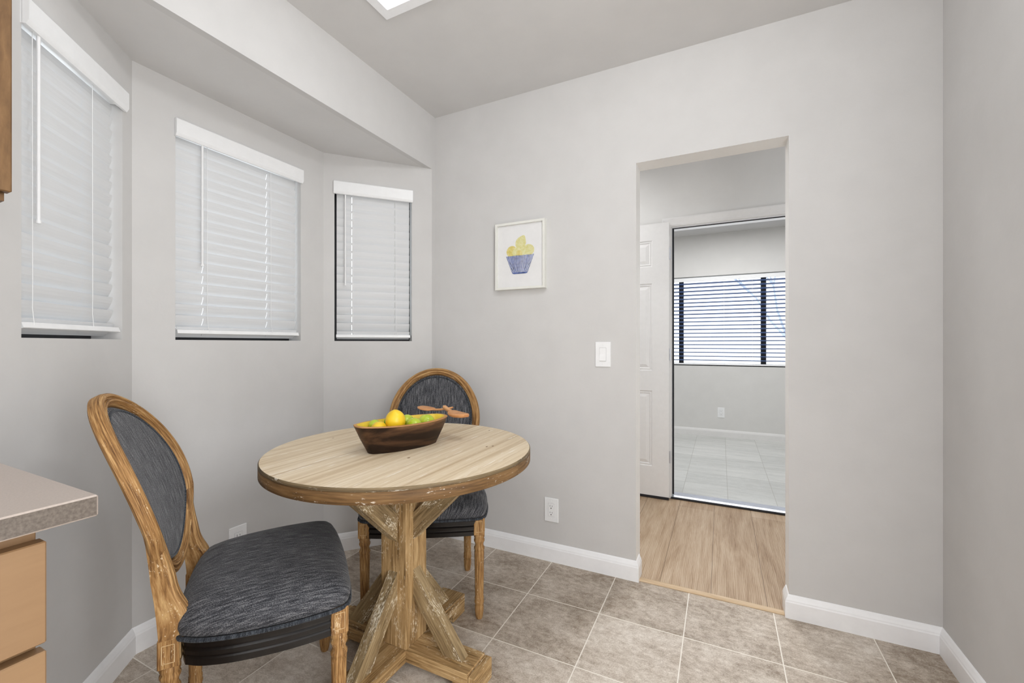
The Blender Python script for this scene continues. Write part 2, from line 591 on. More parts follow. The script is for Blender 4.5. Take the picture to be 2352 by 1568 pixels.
def blind(nm, A, B, u0, u1, wand_left, label, zt=ZW1, slat_mat='slat', pitch=.0437, tilt=74, zb=ZW0, e0=.032, val_h=.068, z_low=None, valance=True, cords=True, brail=True, slatw=.05, wand=True, wx=.092, lx=(.115, .10), sth=.0034):
    """window blind hung in an opening u0..u1 of the wall A->B"""
    A, B = Vector(A), Vector(B)
    u = (B - A).normalized()
    n = Vector((u.y, -u.x))
    ang = math.atan2(u.y, u.x)
    w = u1 - u0
    root = empty(nm, (A.x + u.x * (u0 + w / 2), A.y + u.y * (u0 + w / 2), zt), ang)
    # local frame: x along the wall, y into the wall (away from the room), z up from the top of the opening
    tag(root, label, 'blind', 'white slat blinds of the bay' if valance else None)
    g = .011
    if valance:
        v = MB()
        prof = [(-.015, 0), (-.018, -.004), (-.018, -val_h + .012), (-.014, -val_h + .004), (-.011, -val_h), (-.003, -val_h), (-.003, 0)]
        v.sweep([(-w / 2 - .004, 0, 0), (w / 2 + .004, 0, 0)], [((0, 1, 0), (0, 0, 1))] * 2, prof, sm=False)
        v.box((-w / 2 - .004, -.004, -val_h), (-w / 2 + .001, .02, 0))
        v.build('valance', 'plastic', root)
    h = MB()
    h.box((-w / 2 + .006, .004, -.052), (w / 2 - .006, .054, -.012), bev=.002)
    h.box((-w / 2 + .006, .002, -.058), (w / 2 - .006, .012, -.048), bev=.002)
    h.build('head_rail', 'plastic', root)
    zl = (zb if z_low is None else z_low) - zt
    top = -.061
    nsl = int((top - zl - .032) / pitch) + 1
    s = MB()
    lad = [-w / 2 + w * .24, w / 2 - w * .24] if valance else [-w / 2 + w * .42, -w / 2 + w * .6]
    if valance:
        lad = [-w / 2 + lx[0], w / 2 - lx[1]]
    for i in range(nsl):
        zc = top - .022 - i * pitch
        tl = R(tilt + random.uniform(-1., 1.))
        if valance:
            low = nsl - 1 - i
            tl -= R({0: 20, 1: 9, 2: 6, 3: 4, 4: 2}.get(low, 0))
        sag = random.uniform(-.0008, .0008)

        def P(x, q, th=0):
            # q -1..1 across the slat; bottom edge leans to the room
            bow = .0045 * (1 - q * q)
            y = e0 - math.cos(tl) * slatw / 2 * q - math.sin(tl) * (bow + th)
            z = zc + math.sin(tl) * slatw / 2 * q - math.cos(tl) * (bow + th) * .5 + sag * x / w
            return (x, y, z)
        qs = [-1, -.6, -.2, .2, .6, 1]
        xs = [-w / 2 + g]
        for l in lad:
            xs += [l - .0016, l + .0016]
        xs.append(w / 2 - g)
        for a in range(len(xs) - 1):
            slot = a % 2 == 1
            for b in range(5):
                if slot and b in (1, 2, 3) and valance:
                    continue
                for th in (0, -sth):
                    f = [P(xs[a], qs[b], th), P(xs[a + 1], qs[b], th), P(xs[a + 1], qs[b + 1], th), P(xs[a], qs[b + 1], th)]
                    s.face(f if th == 0 else list(reversed(f)), sm=False)
        for q in (-1, 1):
            s.face([P(xs[0], q), P(xs[-1], q), P(xs[-1], q, -sth), P(xs[0], q, -sth)], mi=1)
        for x in (xs[0], xs[-1]):
            s.face([P(x, -1), P(x, 0), P(x, 1), P(x, 1, -sth), P(x, 0, -sth), P(x, -1, -sth)])
    s.build('slats', [slat_mat, 'plastic' if valance else slat_mat], root)  # brighter edge faces paint the lit line along the bay slats
    if brail:
        b = MB()
        prof = [(-.027, -.004), (-.022, .011), (.022, .011), (.027, -.004), (.022, -.006), (-.022, -.006)]
        zb_ = zl + .012 + (.006 if valance else 0)
        b.sweep([(-w / 2 + g * .8, e0 - .004, zb_ + .006), (w / 2 - g * .8, e0 - .004, zb_ + .006)], [((0, 1, 0), (0, 0, 1))] * 2, prof, sm=False)
        bevel(b.build('bottom_rail', 'plastic', root), .0015)
    if cords:
        zbr = zl + .02
        for l in lad:
            c = MB()
            c.tube([(l + .004, .003, top + .01), (l + .005, .003, zbr + .10), (l + .006, .004, zbr + .05), (l + .012, .004, zbr + .012), (l + .014, .006, zbr)], .0009, 6)
            c.build('lift_cord', 'plastic', root)
    if wand:
        x = -w / 2 + wx
        c = MB()
        c.tube([(x, -.004, top + .006), (x, -.004, top - .49)], .0042, 6)
        c.tube([(x, -.004, top - .488), (x, -.004, top - .496)], .0055, 8)
        c.build('tilt_wand', 'plastic', root)
    return root


def window(nm, A, B, u0, u1, z0, z1, e, mull=(), fw=.035, mat='bronze'):
    A, B = Vector(A), Vector(B)
    u = (B - A).normalized()
    ang = math.atan2(u.y, u.x)
    w = u1 - u0
    root = empty(nm, (A.x + u.x * (u0 + w / 2), A.y + u.y * (u0 + w / 2), z0), ang)
    f = MB()
    h = z1 - z0
    f.box((-w / 2, e, 0), (w / 2, e + .03, fw))
    f.box((-w / 2, e, h - fw), (w / 2, e + .03, h))
    f.box((-w / 2, e, fw), (-w / 2 + fw, e + .03, h - fw))
    f.box((w / 2 - fw, e, fw), (w / 2, e + .03, h - fw))
    for m, mw in mull:
        f.box((m - mw / 2, e, fw), (m + mw / 2, e + .03, h - fw))
    f.build('window_frame', mat, root)
    g = MB()
    g.face([(-w / 2 + .01, e + .018, .01), (w / 2 - .01, e + .018, .01), (w / 2 - .01, e + .018, h - .01), (-w / 2 + .01, e + .018, h - .01)])
    g.build('pane', 'glass', root)
    struct(root)
    return root


bays = [('left', BL0, BL, None), ('center', BL, BR, (.136, .686)), ('right', BR, BR1, (.054, .463))]
for side, A, B, op in bays:
    L = math.dist(A, B)
    if op is None:
        op = (L - .479, L - .057)
    mb = MB()
    wall_panel(mb, A, B, 0, ZS, [(op[0], op[1], ZW0, ZW1)], WT)
    struct(mb.build('wall_bay_' + side, 'wall'))
    k = {'left': 1, 'center': 2, 'right': 3}[side]
    window('window_%d' % k, A, B, op[0], op[1], ZW0, ZW1, .088)
    blind('window_blind', A, B, op[0], op[1], True,
          {'left': 'white slat blind with a thick tilt wand, in the bay window beside the upper cabinet',
           'center': 'widest white slat blind, in the middle window of the bay',
           'right': 'narrow white slat blind in the bay window nearest the framed picture'}[side],
          z_low=ZW0 + (.006 if side != 'right' else .0), tilt={'left': 73, 'center': 73, 'right': 74}[side], slatw=.051,
          wx={'left': .048, 'center': .094, 'right': .055}[side], lx={'left': (.035, .153), 'center': (.112, .161), 'right': (.088, .092)}[side])


# baseboards: profile swept along a mitred polyline, room on the right of travel
def baseboard(name, pts, h=.093, t=.014, mat='white'):
    prof = [(0, 0), (t, 0), (t, h * .70), (t * .86, h * .75), (t * .80, h * .80), (t * .55, h * .88), (t * .35, h * .95), (t * .12, h), (0, h)]
    P = [Vector(p) for p in pts]
    nrm = []
    for i in range(len(P) - 1):
        d = (P[i + 1] - P[i]).normalized()
        nrm.append(Vector((d.y, -d.x)))
    rows, us = [], [0]
    for i in range(len(P)):
        if i == 0:
            m = nrm[0]
        elif i == len(P) - 1:
            m = nrm[-1]
        else:
            m = (nrm[i - 1] + nrm[i]) / (1 + nrm[i - 1].dot(nrm[i]))
        rows.append([(P[i].x + m.x * a, P[i].y + m.y * a, b) for a, b in prof])
    mb = MB()
    for i in range(len(rows) - 1):
        mb.grid([rows[i], rows[i + 1]], None, True, sm=False, flip=False)
    mb.face(rows[0])
    mb.face(list(reversed(rows[-1])))
    return struct(mb.build(name, mat))


baseboard('baseboard_bay', [(XS, BL0[1] - .12), BL0, BL, BR, BR1, (XS, D)])
baseboard('baseboard_back', [(XS, D), (DX0, D), (DX0, D + .075)])
baseboard('baseboard_right', [(DX1, D + .075), (DX1, D), (XR, D), (XR, YB)])

# ------------------------------------------------------------------ passage behind the doorway
PX0, PX1 = -2.0, 1.7
YW = D + TW
struct(slab('floor_passage', [(PX0, D + .012), (PX1, D + .012), (PX1, YH + .06), (PX0, YH + .06)], -.1, -.002, 'plank'))
struct(slab('ceiling_passage', [(PX0, YW), (PX1, YW), (PX1, YH), (PX0, YH)], ZC, ZC + .1, 'ceil'))
mb = MB()
mb.sweep([(DX0 + .003, D + .016, 0), (DX1 - .003, D + .016, 0)], [((0, 1, 0), (0, 0, 1))] * 2, [(-.016, -.01), (-.016, .003), (-.008, .007), (.012, .006), (.016, .0), (.016, -.01)], sm=False)
struct(mb.build('trim_1', 'nosing'))
mb = MB()
wall_panel(mb, (PX0, YW), (PX0, YH), 0, ZC, [], .1)
struct(mb.build('wall_passage_left', 'halld'))
mb = MB()
wall_panel(mb, (PX1, YH), (PX1, YW), 0, ZC, [], .1)
struct(mb.build('wall_passage_right', 'halld'))
FX0, FX1, FZ = -.318, .53, 1.952            # doorway to the far room
mb = MB()
wall_panel(mb, (PX0, YH), (PX1, YH), 0, ZC, [(FX0 - PX0, FX1 - PX0, 0, FZ)], .12, 1)
struct(mb.build('wall_passage_back', ['halld', 'white']))
# casing round it, with a moulded profile
mb = MB()
cp = [(0, 0), (0, .006), (.01, .010), (.018, .008), (.044, .016), (.052, .018), (.06, .018), (.06, 0)]
ci = [(FX0 - .006, 0), (FX0 - .006, FZ + .006), (FX1 + .006, FZ + .006), (FX1 + .006, 0)]
dirs = [(-1, 0), (-1, 1), (1, 1), (1, 0)]
rows = [[(p[0] + d[0] * a, YH - b, p[1] + d[1] * a) for a, b in cp] for p, d in zip(ci, dirs)]
for i in range(3):
    mb.grid([rows[i], rows[i + 1]], None, True, sm=False, flip=True)
struct(mb.build('trim_2', 'doorw'))
# dark weather strip and stop inside the frame
mb = MB()
mb.box((FX0 + .012, YH + .03, FZ - .006), (FX1 - .012, YH + .036, FZ))
mb.box((FX0, YH + .03, .02), (FX0 + .012, YH + .042, FZ))
mb.box((FX0 - .005, YH - .012, 0), (FX1 + .005, YH + .004, .010))  # dark strip standing in for the shaded gap before the threshold
struct(mb.build('trim_3', 'bronze'))
mb = MB()
mb.sweep([(FX0 + .002, YH + .06, 0), (FX1 - .002, YH + .06, 0)], [((0, 1, 0), (0, 0, 1))] * 2, [(-.055, -.02), (-.055, .004), (-.03, .014), (.04, .016), (.06, .004), (.06, -.02)], sm=False)
struct(mb.build('trim_4', 'metal'))

# open six-panel door, swung back against the passage wall
door = empty('door_1', (-.331, YH - .022, .014))
struct(door)
DW, DH, DT = .76, 1.965, .034
xs = [0, -.115, -.335, -.425, -.645, -DW]            # stiles and panels
zs = [0, .215, .76, .905, 1.535, 1.655, 1.845, DH]
dm = MB()
for i in range(5):
    for j in range(7):
        a, b, c, d = xs[i + 1], xs[i], zs[j], zs[j + 1]
        if i in (1, 3) and j in (1, 3, 5):
            lev = [(0, 0), (.008, .006), (.014, .002), (.022, .007), (.045, .001)]
            prev = None
            for ins, dep in lev:
                q = [(a + ins, -DT + dep, c + ins), (b - ins, -DT + dep, c + ins), (b - ins, -DT + dep, d - ins), (a + ins, -DT + dep, d - ins)]
                if prev:
                    for k in range(4):
                        dm.face([prev[k], prev[(k + 1) % 4], q[(k + 1) % 4], q[k]])
                prev = q
            dm.face(prev)
        else:
            dm.face([(a, -DT, c), (b, -DT, c), (b, -DT, d), (a, -DT, d)])
dm.face([(0, 0, 0), (-DW, 0, 0), (-DW, 0, DH), (0, 0, DH)])
dm.face([(0, -DT, 0), (0, 0, 0), (0, 0, DH), (0, -DT, DH)])
dm.face([(-DW, 0, 0), (-DW, -DT, 0), (-DW, -DT, DH), (-DW, 0, DH)])
dm.face([(0, -DT, DH), (0, 0, DH), (-DW, 0, DH), (-DW, -DT, DH)])
dm.face([(0, 0, 0), (0, -DT, 0), (-DW, -DT, 0), (-DW, 0, 0)])
dm.build('door_slab', 'doorw', door)
sw = MB()
sw.box((-DW + .004, -DT - .002, -.012), (-.002, -.004, .004))
sw.build('door_shadow_strip', 'bronze', door)  # dark strip in place of the shadow beneath the door
for hz in (.25, .98, 1.70):
    hm = MB()
    hm.lathe([(0, .006), (.085, .006)], (.007, -DT + .004, hz), 10)
    hm.build('hinge', 'metal', door)

# ------------------------------------------------------------------ far room
GX0, GX1 = -1.6, 1.9
YG = YH + .12
struct(slab('floor_far_room', [(GX0, YH + .06), (GX1, YH + .06), (GX1, YF + .1), (GX0, YF + .1)], -.1, 0, 'tile_far'))
struct(slab('ceiling_far_room', [(GX0, YG), (GX1, YG), (GX1, YF), (GX0, YF)], ZC, ZC + .1, 'ceil'))
WX0, WX1 = -.66, .98
mb = MB()
wall_panel(mb, (GX0, YF), (GX1, YF), 0, ZC, [(WX0 - GX0, WX1 - GX0, .845, 1.935)], .12)
struct(mb.build('wall_far_room_back', 'halld'))
mb = MB()
wall_panel(mb, (GX0, YG), (GX0, YF), 0, ZC, [], .1)
struct(mb.build('wall_far_room_left', 'halld'))
mb = MB()
wall_panel(mb, (GX1, YF), (GX1, YG), 0, ZC, [], .1)
struct(mb.build('wall_far_room_right', 'halld'))
baseboard('baseboard_far_room', [(GX0, YF), (GX1, YF)], .088, .012, 'doorw')
wm = (WX0 + WX1) / 2
window('window_4', (GX0, YF), (GX1, YF), WX0 - GX0, WX1 - GX0, .845, 1.935, .08, [(-.447 - wm, .055), (.447 - wm, .055)], .03)
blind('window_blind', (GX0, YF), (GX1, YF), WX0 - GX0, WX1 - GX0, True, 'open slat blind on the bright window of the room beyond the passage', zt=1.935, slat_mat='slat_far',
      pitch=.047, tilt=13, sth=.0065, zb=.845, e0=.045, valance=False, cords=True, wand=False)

# tree outside the far window
tree = empty('tree', (1.2, 9.4, -.5))
tag(tree, 'pale leafy tree seen through the blind of the far window', 'tree')
tm = MB()
lm = MB()
rnd = random.Random(3)


def branch(p, d, l, r, depth):
    q = p + d * l
    mid = (p + q) / 2 + Vector((rnd.uniform(-.05, .05), 0, rnd.uniform(-.05, .05))) * l
    tm.tube([p, mid, q], [r, r * .8, r * .6], 6)
    if depth == 0:
        for _ in range(10):
            c = q + Vector((rnd.gauss(0, .16), rnd.gauss(0, .16), rnd.gauss(0, .14)))
            a = Vector((rnd.uniform(-1, 1), rnd.uniform(-1, 1), rnd.uniform(-1, 1))).normalized()
            b = a.orthogonal().normalized()
            lm.face([c - a * .04, c + b * .018, c + a * .04, c - b * .018])
        return
    for _ in range(3):
        e = (d + Vector((rnd.uniform(-.9, .9), rnd.uniform(-.6, .6), rnd.uniform(-.25, .7)))).normalized()
        branch(q, e, l * rnd.uniform(.6, .8), r * .6, depth - 1)


branch(Vector((0, 0, 0)), Vector((-.05, 0, 1)), 1.7, .04, 4)
tm.build('trunk', 'bark', tree)
lm.build('foliage', 'leaf', tree)


# ------------------------------------------------------------------ electrical plates
def plate(name, loc, rz, kind, label, cat):
    """plate hangs on a wall; local -y points into the room"""
    r = empty(name, loc, rz)
    tag(r, label, cat)
    w, h = .0375, .0605
    p = MB()
    p.box((-w, -.006, -h), (w, 0, h), bev=.003)
    for sz in (-.045, .045):
        p.lathe([(0, .003), (.0008, .0022)], (0, 0, 0), 10, Matrix.Translation((0, -.006, sz)) @ Matrix.Rotation(R(90), 4, 'X'))
    p.build('cover_plate', 'plastic', r)
    if kind == 'switch':
        q = MB()
        q.face([(-.0165, -.0063, -.033), (.0165, -.0063, -.033), (.0165, -.0063, .033), (-.0165, -.0063, .033)], mi=1)
        q.face([(-.0155, -.0068, .032), (-.0155, -.0075, 0), (.0155, -.0075, 0), (.0155, -.0068, .032)])
        q.face([(-.0155, -.0075, 0), (-.0155, -.0115, -.031), (.0155, -.0115, -.031), (.0155, -.0075, 0)])
        q.face([(-.0155, -.0115, -.031), (-.0155, -.006, -.0325), (.0155, -.006, -.0325), (.0155, -.0115, -.031)])
        for sx in (-1, 1):
            q.face([(sx * .0155, -.0068, .032), (sx * .0155, -.0075, 0), (sx * .0155, -.0115, -.031), (sx * .0155, -.005, -.0325), (sx * .0155, -.005, .032)])
        q.build('rocker', ['plastic', 'greyline'], r)
    else:
        q = MB()
        q.face([(-.0170, -.0062, -.0335), (.0170, -.0062, -.0335), (.0170, -.0062, .0335), (-.0170, -.0062, .0335)], mi=2)
        q.box((-.0160, -.0078, -.0325), (.0160, -.0055, .0325), bev=.0012)
        for cz in (-.0165, .0165):
            q.box((-.0070, -.0081, cz - .000), (-.0053, -.007, cz + .0085), mi=1)
            q.box((.0053, -.0081, cz + .0005), (.0070, -.007, cz + .0075), mi=1)
            q.lathe([(0, .0028), (.0004, .0028)], (0, 0, 0), 12, Matrix.Translation((0, -.0078, cz - .0065)) @ Matrix.Rotation(R(90), 4, 'X'), mi=1)
        q.build('receptacle', ['plastic', 'dark', 'greyline'], r)
    return r


M['greyline'] = plain('plate_seam', (170, 170, 172), .5, .2)
plate('light_switch', (-.5145, D, 1.0615), 0, 'switch', 'white rocker light switch on the wall beside the doorway', 'switch')
plate('wall_outlet', (-.781, D, .2615), 0, 'outlet', 'white wall outlet low on the wall between the far chair and the doorway', 'outlet')
plate('wall_outlet', (-1.898, 1.153, .258), R(90), 'outlet', 'white wall outlet under the bay window, half hidden by a chair seat', 'outlet')
plate('wall_outlet', (.002, YF, .292), 0, 'outlet', 'small white wall outlet in the far room under the bright window', 'outlet')

# ------------------------------------------------------------------ framed picture
pic = empty('framed_picture', (-.951, D, 1.578))
tag(pic, 'white framed watercolour of lemons in a blue striped bowl on the wall', 'picture')
PW, PH, PD = .143, .177, .03
pf = MB()
fwid = .012
for lo, hi in (((-PW, -PD, -PH), (PW, 0, -PH + fwid)), ((-PW, -PD, PH - fwid), (PW, 0, PH)), ((-PW, -PD, -PH + fwid), (-PW + fwid, 0, PH - fwid)), ((PW - fwid, -PD, -PH + fwid), (PW, 0, PH - fwid))):
    pf.box(lo, hi)
pf.build('frame', 'pframe', pic)
pr = MB()
yp = -PD + .010
pr.face([(-PW + .008, yp, -PH + .008), (PW - .008, yp, -PH + .008), (PW - .008, yp, PH - .008), (-PW + .008, yp, PH - .008)])


def blob(cx, cz, rx, rz_, rot, mi, lay, tip=0):
    pts = []
    for k in range(28):
        a = 2 * math.pi * k / 28
        e = 1 + tip * max(0, math.cos(a)) ** 10
        x, z = rx * e * math.cos(a), rz_ * math.sin(a)
        pts.append((cx + x * math.cos(rot) - z * math.sin(rot), yp - .0003 * lay, cz + x * math.sin(rot) + z * math.cos(rot)))
    pr.face(pts, mi=mi)


blob(.004, .066, .034, .030, R(62), 2, 1, .28)
blob(-.048, .024, .031, .030, R(20), 1, 2)
blob(.050, .026, .032, .029, R(165), 2, 2, .12)
blob(-.004, .018, .041, .030, R(4), 2, 3)
blob(-.004, .010, .017, .020, 0, 1, 3.5)
# bowl: pale wash trapezoid with dark stripes
zt_, zb_, wt, wb = .0, -.092, .078, .044
pr.face([(-wb, yp - .0016, zb_), (wb, yp - .0016, zb_), (wt, yp - .0016, zt_), (-wt, yp - .0016, zt_)], mi=4)
for k in range(20):
    f = -1 + 2 * k / 19
    hw = .0015 + .0007 * random.random()
    zz = zb_ - .004 * (1 - f * f) + .003
    pr.face([(wb * f - hw * .8, yp - .002, zz), (wb * f + hw * .8, yp - .002, zz), (wt * f + hw * 1.35, yp - .002, zt_ + random.uniform(0, .003)), (wt * f - hw * 1.35, yp - .002, zt_)], mi=3)
pr.face([(-wb, yp - .0021, zb_), (-wb * .8, yp - .0021, zb_ - .004), (wb * .8, yp - .0021, zb_ - .004), (wb, yp - .0021, zb_), (wb, yp - .0021, zb_ + .003), (-wb, yp - .0021, zb_ + .003)], mi=3)
pr.build('print', ['canvas', 'w_lemon', 'w_lemon2', 'w_blue', 'w_pale'], pic)


# ------------------------------------------------------------------ ceiling light
def ceiling_panel(x0, x1, y0, y1, label):
    r = empty('ceiling_light', ((x0 + x1) / 2, (y0 + y1) / 2, ZC))
    tag(r, label, 'ceiling light')
    hx, hy = (x1 - x0) / 2, (y1 - y0) / 2
    f = MB()
    w = .038
    for lo, hi in (((-hx, -hy, -.012), (hx, -hy + w, 0)), ((-hx, hy - w, -.012), (hx, hy, 0)), ((-hx, -hy + w, -.012), (-hx + w, hy - w, 0)), ((hx - w, -hy + w, -.012), (hx, hy - w, 0))):
        f.box(lo, hi)
    f.build('frame', 'white', r)
    d = MB()
    d.box((-hx + w, -hy + w, -.008), (hx - w, hy - w, -.002))
    d.build('diffuser', 'panel', r)
    return r


ceiling_panel(-1.22, .6, .30, 1.338, 'wide lit ceiling panel with a white frame, above the table')

# ------------------------------------------------------------------ kitchen units
CX, CY = -.738, .268
cb = empty('base_cabinet', (XS + .003, .22, 0))
tag(cb, 'maple base cabinet with slab drawers under the counter', 'cabinet')
fx = -.775 - XS                    # carcass front
y1 = .0
k = MB()
k.box((0, -1.2, .1), (fx, y1, .886), 2, bev=.001)
k.box((0, -1.2, 0), (fx - .07, y1, .1), 2)
k.build('carcass', 'cab', cb)
zz = [(.742, .868), (.436, .732), (.115, .426)]
for a, b in zz:
    k = MB()
    k.box((fx, -.60, a), (fx + .019, y1 + .004, b), 1, bev=.0015)
    k.build('drawer', 'cab', cb)
    k = MB()
    k.box((fx, -1.2, a), (fx + .019, -.608, b), 1, bev=.0015)
    k.build('drawer', 'cab', cb)
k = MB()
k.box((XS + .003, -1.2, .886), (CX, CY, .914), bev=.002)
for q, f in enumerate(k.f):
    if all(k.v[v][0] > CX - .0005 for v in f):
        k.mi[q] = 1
tag(k.build('countertop', ['counter', 'countershade']), 'taupe grey stone countertop on the maple base cabinet', 'countertop')
uc = empty('upper_cabinet', (XS + .003, .30, 1.388))
tag(uc, 'brown maple upper cabinet hung on the wall beside the left bay window', 'cabinet')
k = MB()
k.box((0, -.9, 0), (.31, 0, .9), 2)
k.build('carcass', 'cabdark', uc)
k = MB()
k.box((.31, -.45, .004), (.33, .005, .9), 2, bev=.002)
k.build('door', 'cabdark', uc)
k = MB()
for lo, hi in (((.0, -.9, -.012), (.318, -.002, 0)), ((0, -.9, -.022), (.308, -.012, -.012))):
    k.box(lo, hi, 1)
k.build('light_rail', 'cabdark', uc)

# ------------------------------------------------------------------ table
TC = (-1.012, 1.198)
ZT = .75
RT = .448
tb = empty('round_table', (TC[0], TC[1], 0))
tag(tb, 'round pedestal table of washed pine with worn brown edge and cross base', 'table')
t = MB()
seg = 128
prof = [(.705, RT - .004), (.708, RT), (.7375, RT), (.7382, RT - .0014), (.7394, RT - .0014), (.740, RT), (.747, RT), (.75, RT - .003)]
rows = [[(r * math.cos(2 * math.pi * q / seg), r * math.sin(2 * math.pi * q / seg), z) for q in range(seg)] for z, r in prof]
zs_ = [p[0] for p in prof]
t.grid(rows[:5], lambda i, j: (RT * 2 * math.pi * j / seg, zs_[i]), True, 1, True)
t.grid(rows[4:], lambda i, j: (RT * 2 * math.pi * j / seg + 3, zs_[i] + 2), True, 2, True)
t.face(rows[-1], mi=0)
t.face(list(reversed(rows[0])), None, 1)
# knots and nail dimples
for kx, ky, kr in ((.285, .135, .0045), (.270, .118, .0045), (.12, -.12, .005), (-.30, .20, .005), (.14, .37, .004), (-.33, -.02, .004)):
    pts = [(kx + kr * .7 * math.cos(2 * math.pi * q / 14), ky + kr * 1.3 * math.sin(2 * math.pi * q / 14), ZT + .0003) for q in range(14)]
    t.face(pts, [(p[0], p[1]) for p in pts], 1)
M['tablelip'] = wood('worn_table_lip', (70, 58, 42), (108, 92, 68), (140, 122, 94), white=.6, vscale=(8, 150, 1))
t.build('tabletop', ['tabletop', 'tableedge', 'tablelip'], tb)
PH_ = .056
t = MB()
t.box((-PH_, -PH_, .0745), (PH_, PH_, .705), 2, bev=.003)
t.build('pillar', 'tablebase', tb)
# cross beams: two lapped timbers with raised middle and feet
for ax in (0, 1):
    t = MB()
    L = .325 if ax == 0 else .315
    mt = Matrix.Rotation(R(90), 4, 'Z') if ax else Matrix()
    wd = .055
    if ax == 0:
        t.box((-L + .026, -wd, .034), (L - .026, wd, .075), 0, mt, bev=.002)
        for sgn in (-1, 1):
            x0, x1_ = sorted((sgn * (L - .0255), sgn * L))
            t.box((x0, -wd - .002, 0), (x1_, wd + .002, .069), 1, mt, bev=.003)
            x0, x1_ = sorted((sgn * (L - .085), sgn * (L - .026)))
            t.box((x0, -wd, 0), (x1_, wd, .034), 0, mt, bev=.002)
    else:
        for sgn in (-1, 1):
            x0, x1_ = sorted((sgn * wd, sgn * L))
            t.box((x0, -wd, .034), (x1_, wd, .075), 0, mt, bev=.002)
            x0, x1_ = sorted((sgn * (L - .085), sgn * L))
            t.box((x0, -wd, 0), (x1_, wd, .036), 0, mt, bev=.003)
            # arched spring of the foot
            prf = [(0, 0)] + [(.02 * math.sin(a), .02 - .02 * math.cos(a)) for a in (R(0), R(22), R(45), R(67), R(90))]
            xb = sgn * (L - .085)
            poly = [(xb, .012), (xb - sgn * .002, .02), (xb - sgn * .008, .029), (xb - sgn * .018, .034), (xb, .034)]
            if sgn > 0:
                poly = poly
            else:
                poly = list(reversed(poly))
            t.prism(poly, -wd, wd, mt @ Matrix.Rotation(R(90), 4, 'X'))
    t.build('base_beam', 'tablebase', tb)
bw = .0185
for kq in range(4):
    mt = Matrix.Rotation(R(90 * kq), 4, 'Z') @ Matrix.Rotation(R(90), 4, 'X')     # local x outward, y up
    t = MB()
    t.prism([(PH_, .236), (PH_ + .124, .075), (PH_ + .199, .075), (PH_, .332)], -bw, bw, mt, grain=(.6, -.8))
    bevel(t.build('lower_brace', 'tablebrace', tb), .002)
    t = MB()
    t.prism([(PH_, .437), (PH_ + .27, .705), (PH_ + .18, .705), (PH_, .53)], -bw, bw, mt, grain=(.7, .7))
    bevel(t.build('upper_brace', 'tablebrace', tb), .002)


# ------------------------------------------------------------------ chairs
def smooth_loop(pts, n=10):
    """closed Catmull-Rom"""
    out = []
    m = len(pts)
    for i in range(m):
        p0, p1, p2, p3 = (Vector(pts[(i + k) % m]) for k in (-1, 0, 1, 2))
        for j in range(n):
            q = j / n
            out.append(.5 * ((2 * p1) + (p2 - p0) * q + (2 * p0 - 5 * p1 + 4 * p2 - p3) * q * q + (3 * p1 - p0 - 3 * p2 + p3) * q ** 3))
    return out


def lean(z, x=0):
    d = max(0, z - .42)
    return RY - .26 * d * d - .167 * d + .8 * x * x * min(1, d / .25)


FW, RW, FY, RY = .228, .155, .19, -.183
half = [(0, .222), (.12, .219), (.205, .212), (.236, .2), (.247, .17), (.252, .10), (.249, .03), (.237, -.05), (.217, -.112), (.196, -.146), (.184, -.156), (.135, -.166)]
plan = half + [(0, -.170)] + [(-x, y) for x, y in reversed(half[1:])]


